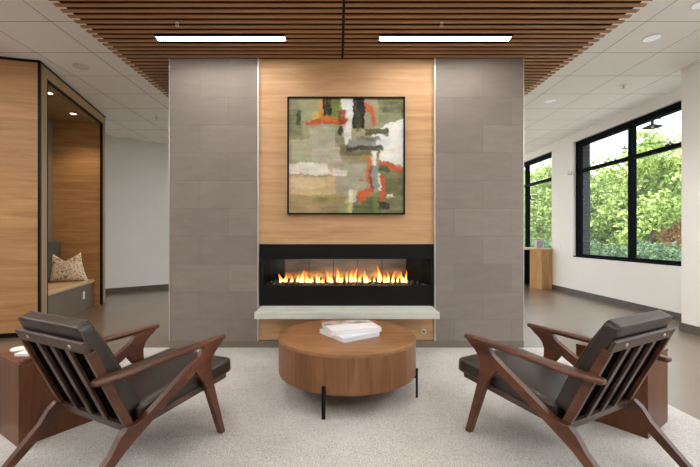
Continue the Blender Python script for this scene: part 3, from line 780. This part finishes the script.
c2 = copy_tree(ch); c2.location = (-1.0973, 2.0302, RZ); c2.rotation_euler = (0, 0, -.4729)
c2['label'] = 'walnut lounge chair with dark leather cushions on the left of the coffee table'

# coffee table ----------------------------------------------------------------------------
TX, TY, TR, TT, TB = .068, 2.865, .513, .41, .152
ct = tag(empty('coffee_table', (TX, TY, RZ)), 'round drum coffee table of warm brown wood on thin black legs', 'coffee table')
bm = bmesh.new(); lathe(bm, [(0, TT-.022-RZ), (TR-.001, TT-.022-RZ), (TR-.001, TB-RZ), (TR-.02, TB-RZ), (0, TB-RZ)], n=96); o = obj('drum', bm, M['drum'], ct, bevel=.002)
bm = bmesh.new(); lathe(bm, [(0, TT-RZ), (TR-.004, TT-RZ), (TR, TT-.004-RZ), (TR, TT-.022-RZ), (0, TT-.022-RZ)], n=96); o = obj('tabletop', bm, M['table'], ct, bevel=.001)
for a in (-107.6, -20, 70, 163):
    R3 = Matrix.Rotation(math.radians(a), 3, 'Z')
    bm = bmesh.new(); B(bm, TR+.004, TR+.018, -.0115, .0115, 0, .205); B(bm, TR-.10, TR+.004, -.0115, .0115, TB-RZ-.008, TB-RZ-.0005)
    bmesh.ops.rotate(bm, verts=bm.verts[:], cent=(0, 0, 0), matrix=R3); obj('leg', bm, M['black'], ct, bevel=.001)
# books
def cover_mat():
    s = N('photo book cover'); b = s.bsdf(None, .4, 0, .4)
    tc = s.n('ShaderNodeTexCoord'); sp = s.n('ShaderNodeSeparateXYZ'); s.l(tc.outputs['Object'], sp.inputs[0])
    n1 = s.n('ShaderNodeTexNoise', i_Scale=9.0, i_Detail=5.0); s.l(s.coords((1, 2.2, 1)), n1.inputs[0])
    r = s.ramp(n1.outputs[0], [(.38, S(88, 84, 80)), (.5, S(168, 164, 160)), (.64, S(206, 204, 202))])
    g = s.n('ShaderNodeMath', operation='GREATER_THAN'); g.inputs[1].default_value = .165; s.l(sp.outputs[1], g.inputs[0])
    m = s.n('ShaderNodeMix', data_type='RGBA'); m.inputs[6].default_value = S(226, 226, 228); s.l(g.outputs[0], m.inputs[0]); s.l(r.outputs[0], m.inputs[7]); s.l(m.outputs[2], b.inputs[0]); return s.m
def book(name, label, loc, rz, w, d, t, cover, group):
    r = tag(empty(name, loc, rz), label, 'book', group)
    bm = bmesh.new(); B(bm, 0, w, 0, d, 0, .003); B(bm, 0, w, 0, d, t-.003, t); B(bm, 0, w, 0, .003, .003, t-.003)
    obj('cover', bm, cover, r); obj('pages', box(.003, w-.004, .003, d-.004, .003, t-.003), M['paper'], r)
    return r
M['cover_low'] = flat('pale blue grey cover', S(206, 211, 219), .4, var=.03)
book('book', 'pale wide book lying at the bottom of the coffee table stack', (.0436, 2.614, TT), math.radians(34.6), .32, .33, .030, M['cover_low'], 'books on the coffee table')
book('book', 'white book with grey photo cover on top of the coffee table stack', (-.045, 2.69, TT+.030), math.radians(17.5), .385, .285, .034, cover_mat(), 'books on the coffee table')

# side tables ------------------------------------------------------------------------------
def side_table(p, rz, hx, hy, label):
    r = tag(empty('side_table', (p[0], p[1], RZ), rz), label, 'side table', 'cube side tables')
    obj('body', box(0, hx, 0, hy, 0, .432), M['sidebox'], r, bevel=.002)
    obj('tabletop', box(-.001, hx+.001, -.001, hy+.001, .4325, .452), M['sidebox'], r, bevel=.002)
    return r
side_table((1.7475, 2.131), math.radians(35.2), .356, .372, 'red brown block side table behind the right lounge chair')
side_table((-1.7204, 2.036), math.radians(57), .372, .356, 'red brown block side table behind the left lounge chair')
ZS = RZ+.452
bm = bmesh.new(); lathe(bm, [(0, 0), (.05, 0), (.058, .006), (.06, .014), (.056, .022), (.045, .025), (0, .025)], n=32)
tl = tag(obj('round_tin', bm, M['white_pl'], smooth=True, loc=(-1.845, 2.30, ZS+.012)), 'round white tin on the left side table', 'tin')
book('book', 'small white booklet lying on the left side table', (-1.868, 2.18, ZS), 0, .15, .10, .014, M['linen'], 'booklet on the side table')
tl.location = (-1.922, 2.286, ZS); tl.scale = (.8, .8, .8)

# counter by the far window -------------------------------------------------------------------
r = tag(empty('wall_counter', (4.4, 8.2, 0)), 'pale oak counter under the far window beside the stone wall', 'counter')
M['oak_c'] = wood('counter oak', S(160, 118, 78), S(186, 143, 98), S(200, 160, 115), (9, 9, 1.2), .5, off=8)
bm = prism(bmesh.new(), [(4.40, 8.165), (XW-.003, 8.19), (XW-.003, 8.25), (4.42, 8.23), (4.30, 8.42), (4.262, 8.40)], lambda p, t: (p[0]-4.4, p[1]-8.2, t), 0, .845); obj('end_panel', bm, M['oak_c'], r)
bm = prism(bmesh.new(), [(4.40, 8.15), (XW-.003, 8.175), (XW-.003, 11.2), (4.02, 11.2), (4.02, 8.80)], lambda p, t: (p[0]-4.4, p[1]-8.2, t), .845, .875); obj('countertop', bm, M['seat_lam'], r)
bm = box(-.36, -.34+.02, 2.85, 2.95, 0, .845); obj('leg', bm, M['black'], r)
tag(obj('desktop_box', box(-.075, .075, -.06, .06, 0, .18), M['grey_pl'], bevel=.008, loc=(4.52, 8.50, .875)), 'small grey box standing on the oak counter', 'box')
cbn = obj('cabinet', box(4.16-4.4, XW-.004-4.4, 8.75-8.2, 10.9-8.2, .05, .842), M['black'], bpy.data.objects['wall_counter'])
for z in (.30, .62, .76): obj('shelf', box(4.13-4.4, 4.155-4.4, 8.75-8.2, 10.9-8.2, z, z+.02), M['chrome'], bpy.data.objects['wall_counter'])
o = obj('wall_switch', box(XW-.008, XW, 7.90, 7.98, .88, 1.0), M['white_pl'], bevel=.002); tag(o, 'small white switch plate on the wall between the windows', 'switch')
bm = bmesh.new(); lathe(bm, [(0, 0), (.04, 0), (.04, .05), (.03, .075), (0, .08)], n=20); bmesh.ops.rotate(bm, verts=bm.verts[:], cent=(0, 0, 0), matrix=Matrix.Rotation(-PI/2, 3, 'Y'))
tag(obj('motion_detector', bm, M['white_pl'], smooth=True, loc=(XW, 7.53, 2.40)), 'small white wall sensor beside the top of the large window', 'sensor')

# outdoors --------------------------------------------------------------------------------------
def leaf_mat(name, c1, c2, tr=.2):
    s = N(name); oi = s.n('ShaderNodeTexNoise', i_Scale=5.5, i_Detail=5.0); s.l(s.coords(), oi.inputs[0])
    r = s.ramp(oi.outputs[0], [(.35, c1), (.65, c2)])
    d = s.n('ShaderNodeBsdfDiffuse'); t = s.n('ShaderNodeBsdfTranslucent'); m = s.n('ShaderNodeMixShader'); m.inputs[0].default_value = tr
    s.l(r.outputs[0], d.inputs[0]); s.l(r.outputs[0], t.inputs[0]); s.l(d.outputs[0], m.inputs[1]); s.l(t.outputs[0], m.inputs[2]); s.l(m.outputs[0], s.out.inputs[0]); return s.m
LM = [leaf_mat('fresh green leaves', S(104, 136, 62), S(214, 222, 150)), leaf_mat('mid green leaves', S(74, 108, 54), S(186, 202, 130)), leaf_mat('silver green leaves', S(84, 110, 86), S(136, 160, 124)), leaf_mat('rust leaves', S(140, 100, 72), S(190, 150, 116))]
M['bark'] = flat('bark', S(84, 72, 60), .9, var=.2, vscale=20, bump=.5)
def foliage(nb, per, size, rx, rz_, zc, leaf, seed, low=.0):
    r = np.random.default_rng(seed); V = []; F = []
    for b_ in range(nb):
        d = r.normal(size=3); d /= np.linalg.norm(d); rad = r.random()**.45
        c = np.array([d[0]*rx*rad, d[1]*rx*rad, zc+d[2]*rz_*rad]); br = size*r.uniform(.7, 1.25)
        dirs = r.normal(size=(per, 3)); dirs /= np.linalg.norm(dirs, axis=1)[:, None]
        P_ = c+dirs*br*(r.random((per, 1))**.35)*np.array([1, 1, .75])
        for p in P_:
            if p[2] < low: continue
            a = r.normal(size=3); a /= np.linalg.norm(a); b2 = np.cross(a, r.normal(size=3)); b2 /= np.linalg.norm(b2)
            l = leaf*r.uniform(.7, 1.3); k = len(V)
            V += [p-a*l, p+b2*l*.5, p+a*l, p-b2*l*.5]; F.append((k, k+1, k+2, k+3))
    me = bpy.data.meshes.new('foliage'); me.from_pydata([tuple(v) for v in V], [], F); return me
def plant(name, label, cat, group, loc, me, mat, trunk=None, sc=1.0, rz=0):
    r = tag(empty(name, loc, rz), label, cat, group); r.scale = (sc, sc, sc)
    m2 = me.copy() if me.materials and me.materials[0] != mat else me
    if not m2.materials: m2.materials.append(mat)
    elif m2.materials[0] != mat: m2.materials[0] = mat
    o = bpy.data.objects.new('foliage', m2); COL.objects.link(o); o.parent = r
    if trunk:
        h_, rad = trunk; bm = bmesh.new(); tube(bm, [(0, 0, 0), (.05, .03, h_*.5), (0, 0, h_)], [rad, rad*.8, rad*.5], 8)
        for k in range(4):
            a = k*1.7; tube(bm, [(0, 0, h_*.6), (math.cos(a)*.6, math.sin(a)*.6, h_*.95), (math.cos(a)*1.1, math.sin(a)*1.1, h_*1.3)], [rad*.45, rad*.3, rad*.12], 6)
        obj('trunk', bm, M['bark'], r, smooth=True)
    return r
TM = [foliage(64, 200, .62, 1.9, 2.3, 2.9, .10, 11, .2), foliage(64, 200, .62, 2.3, 1.9, 2.4, .10, 12, .2), foliage(46, 200, .58, 1.6, 2.4, 3.0, .095, 13, .2)]
T = [  # x, y, mesh, leaf, scale, label
 (14.2, 20.2, 0, 0, 1.02, 'bright green tree behind the left pane of the large window'),
 (12.2, 14.6, 2, 0, 1.02, 'tall light green tree behind the right pane of the large window'),
 (17.5, 23.5, 1, 1, 1.18, 'broad green tree filling the gap beside the large window mullion'),
 (13.6, 16.9, 1, 1, .95, 'round green tree just right of the large window mullion'),
 (16.5, 18.2, 0, 1, 1.25, 'darker green tree at the far right edge of the large window'),
 (13.2, 17.9+2.8, 1, 0, .85, 'low bright tree at the far left of the large window view'),
 (11.0, 20.6, 0, 0, 1.05, 'green tree seen through the narrow far window'),
 (14.5, 27.5, 1, 1, 1.3, 'distant green tree behind the narrow far window'),
]
for k, (x, y, mi, li, sc, lb) in enumerate(T):
    plant('tree', lb, 'tree', 'trees outside the windows', (x, y, -.1), TM[mi], LM[li], (2.6, .12), sc, k*1.3)
SM = foliage(26, 110, .3, .75, .38, .5, .05, 21, .02)
shr = [(8.2, 11.9), (8.6, 10.9), (9.0, 10.2), (8.3, 12.9), (9.2, 11.6), (8.0, 14.0), (8.0, 15.4)]
shl = ['silver green shrub at the left end below the large window view', 'silver green shrub in the middle of the hedge row outside', 'silver green shrub at the right end of the hedge row outside', 'silver green shrub second from the left in the hedge outside', 'silver green shrub standing behind the hedge row outside', 'silver green shrub below the far window view', 'silver green shrub furthest away outside the far window']
for k, ((x, y), lb) in enumerate(zip(shr, shl)):
    plant('shrub', lb, 'shrub', 'hedge shrubs outside', (x, y, 0), SM, LM[2], None, 1.0, k*.9)
plant('shrub', 'rust coloured shrub at the right edge of the large window', 'shrub', None, (12.3, 13.75, .1), foliage(26, 110, .3, .7, .6, 1.0, .05, 22, .02), LM[3], None, 1.0)
gm = N('pale bounce paving'); gb = gm.bsdf(None, .9, 0, .1); nz = gm.n('ShaderNodeTexNoise', i_Scale=6.0, i_Detail=6.0); gm.l(gm.coords(), nz.inputs[0])  # ground invented as pale paving to bounce neutral light onto the ceiling
gm.l(gm.ramp(nz.outputs[0], [(.3, S(196, 190, 180)), (.7, S(214, 208, 198))]).outputs[0], gb.inputs[0])
lg = N('lawn grass'); lb_ = lg.bsdf(None, .9, 0, .1); nz = lg.n('ShaderNodeTexNoise', i_Scale=6.0, i_Detail=6.0); lg.l(lg.coords(), nz.inputs[0])
lg.l(lg.ramp(nz.outputs[0], [(.3, S(132, 156, 84)), (.7, S(186, 196, 140))]).outputs[0], lb_.inputs[0])
struct('ground_lawn', box(9.6, 45, 6, 60, -.119, -.06), lg.m)
bm = bmesh.new(); vs = [bm.verts.new(p) for p in ((-60, -60, -.12), (70, -60, -.12), (70, 80, -.12), (-60, 80, -.12))]; bm.faces.new(vs)
struct('ground', bm, gm.m)
# string lamps
def cable(a, b_, sag, label):
    pts = [Vector(a).lerp(Vector(b_), t/24)-Vector((0, 0, sag*4*(t/24)*(1-t/24))) for t in range(25)]
    tag(obj('lamp_cable', tube(bmesh.new(), pts, .008, 6), M['black']), label, 'cable', 'cables of the outdoor lamps'); return pts
def slamp(x, y, z, w, label):
    r = tag(empty('string_lamp', (x, y, z)), label, 'lamp', 'barn lamps on the outdoor cables'); r.scale = (w, w, w)
    bm = bmesh.new(); lathe(bm, [(.08, .30), (.09, .16), (.5, .0), (.49, -.03), (.07, .13), (.06, .28)], n=28); obj('shade', bm, M['black'], r, smooth=True)
    bm = bmesh.new(); lathe(bm, [(0, .42), (.06, .42), (.085, .36), (.085, .27), (0, .27)], n=16); obj('cap', bm, M['black'], r)
    bm = bmesh.new(); lathe(bm, [(0, .12), (.06, .1), (.08, .03), (.05, -.04), (0, -.06)], n=16); obj('bulb', bm, M['down_off'], r, smooth=True)
slamp(5.82, 7.0, 3.17, .30, 'black barn lamp hanging highest and nearest outside the large window')
cable((5.07, 7.40, 3.34), (10.0, 4.8, 3.32), .05, 'cable carrying the nearest barn lamp outside')
slamp(8.81, 11.62, 3.84, .20, 'small black barn lamp outside the left upper pane')
slamp(9.77, 11.12, 3.84, .26, 'black barn lamp just above the transom of the right pane')
cable((5.07, 13.59, 4.12), (11.0, 10.48, 3.92), .06, 'cable carrying the two further barn lamps outside')
slamp(5.9, 11.6, 2.25, .32, 'black barn lamp seen through the narrow far window')
cable((5.07, 12.05, 2.42), (8.5, 9.9, 2.36), .02, 'cable carrying the barn lamp outside the far window')

# ------------------------------------------------------------------ ceiling lights added out of view to brighten the room
def troffer(x, y, label, w=.6, l=1.2, st=None):
    r = tag(empty('fill_troffer', (x, y, ZC)), label, 'ceiling light', 'added ceiling troffers out of view')
    bm = bmesh.new(); B(bm, -w/2, w/2, -l/2, -l/2+.02, -.012, 0); B(bm, -w/2, w/2, l/2-.02, l/2, -.012, 0); B(bm, -w/2, -w/2+.02, -l/2+.02, l/2-.02, -.012, 0); B(bm, w/2-.02, w/2, -l/2+.02, l/2-.02, -.012, 0)
    obj('frame', bm, M['white_pl'], r); obj('diffuser', box(-w/2+.02, w/2-.02, -l/2+.02, l/2-.02, -.008, -.003), M['troffer'], r)
TRO = [(-3.6, 2.1), (-3.6, .3), (3.5, 2.1), (3.5, .3), (-1.6, -1.6), (1.8, -1.6), (-6.2, 1.6), (-6.2, 3.2)]
for i, (x, y) in enumerate(TRO): troffer(x, y, 'white fill troffer added overhead, out of view')
for x, y, lb in ((-1.1, 6.4, 'recessed troffer in the ceiling added unseen behind the left stone wall'), (1.3, 6.4, 'recessed troffer in the ceiling added unseen behind the right stone wall'), (1.3, 9.0, 'recessed troffer in the ceiling added unseen far behind the fireplace')):
    troffer(x, y, lb)

# ------------------------------------------------------------------ world, sun, camera
w = bpy.data.worlds.new('world'); SC.world = w; w.use_nodes = True
nt = w.node_tree; nt.nodes.clear(); out = nt.nodes.new('ShaderNodeOutputWorld'); bg = nt.nodes.new('ShaderNodeBackground')
bg.inputs[0].default_value = (.84, .93, 1.0, 1); bg.inputs[1].default_value = 2.4; nt.links.new(bg.outputs[0], out.inputs[0])
sl_ = bpy.data.lights.new('sun', 'SUN'); sl_.energy = 5.0; sl_.angle = .02; sl_.color = (1, .95, .86)
so = bpy.data.objects.new('sun', sl_); COL.objects.link(so); so.rotation_euler = Vector((.62, -.12, -.9)).to_track_quat('-Z', 'Y').to_euler(); so.location = (-6, -3, 12)
for k, (a, b, _) in enumerate(WINS):
    al = bpy.data.lights.new('window_portal', 'AREA'); al.shape = 'RECTANGLE'; al.size = Z1-Z0; al.size_y = b-a; al.cycles.is_portal = True
    ao = bpy.data.objects.new('window_portal', al); COL.objects.link(ao); ao.location = (XW+.2, (a+b)/2, (Z0+Z1)/2); ao.rotation_euler = (0, PI/2, 0)
cam = bpy.data.cameras.new('camera'); co = bpy.data.objects.new('camera', cam); COL.objects.link(co)
co.location = (0, 0, H); co.rotation_euler = (PI/2, 0, 0)
cam.sensor_width = 36; cam.lens = 36*378/700; cam.shift_x = 12/700; cam.shift_y = 2.5/700; cam.clip_start = .05
SC.camera = co
SC.cycles.use_denoising = True; SC.cycles.max_bounces = 10; SC.cycles.diffuse_bounces = 6; SC.cycles.transparent_max_bounces = 24; SC.cycles.sample_clamp_indirect = 6
SC.view_settings.view_transform = 'Standard'; SC.view_settings.look = 'None'; SC.view_settings.exposure = .5; SC.view_settings.gamma = 1; SC.view_settings.use_curve_mapping = False
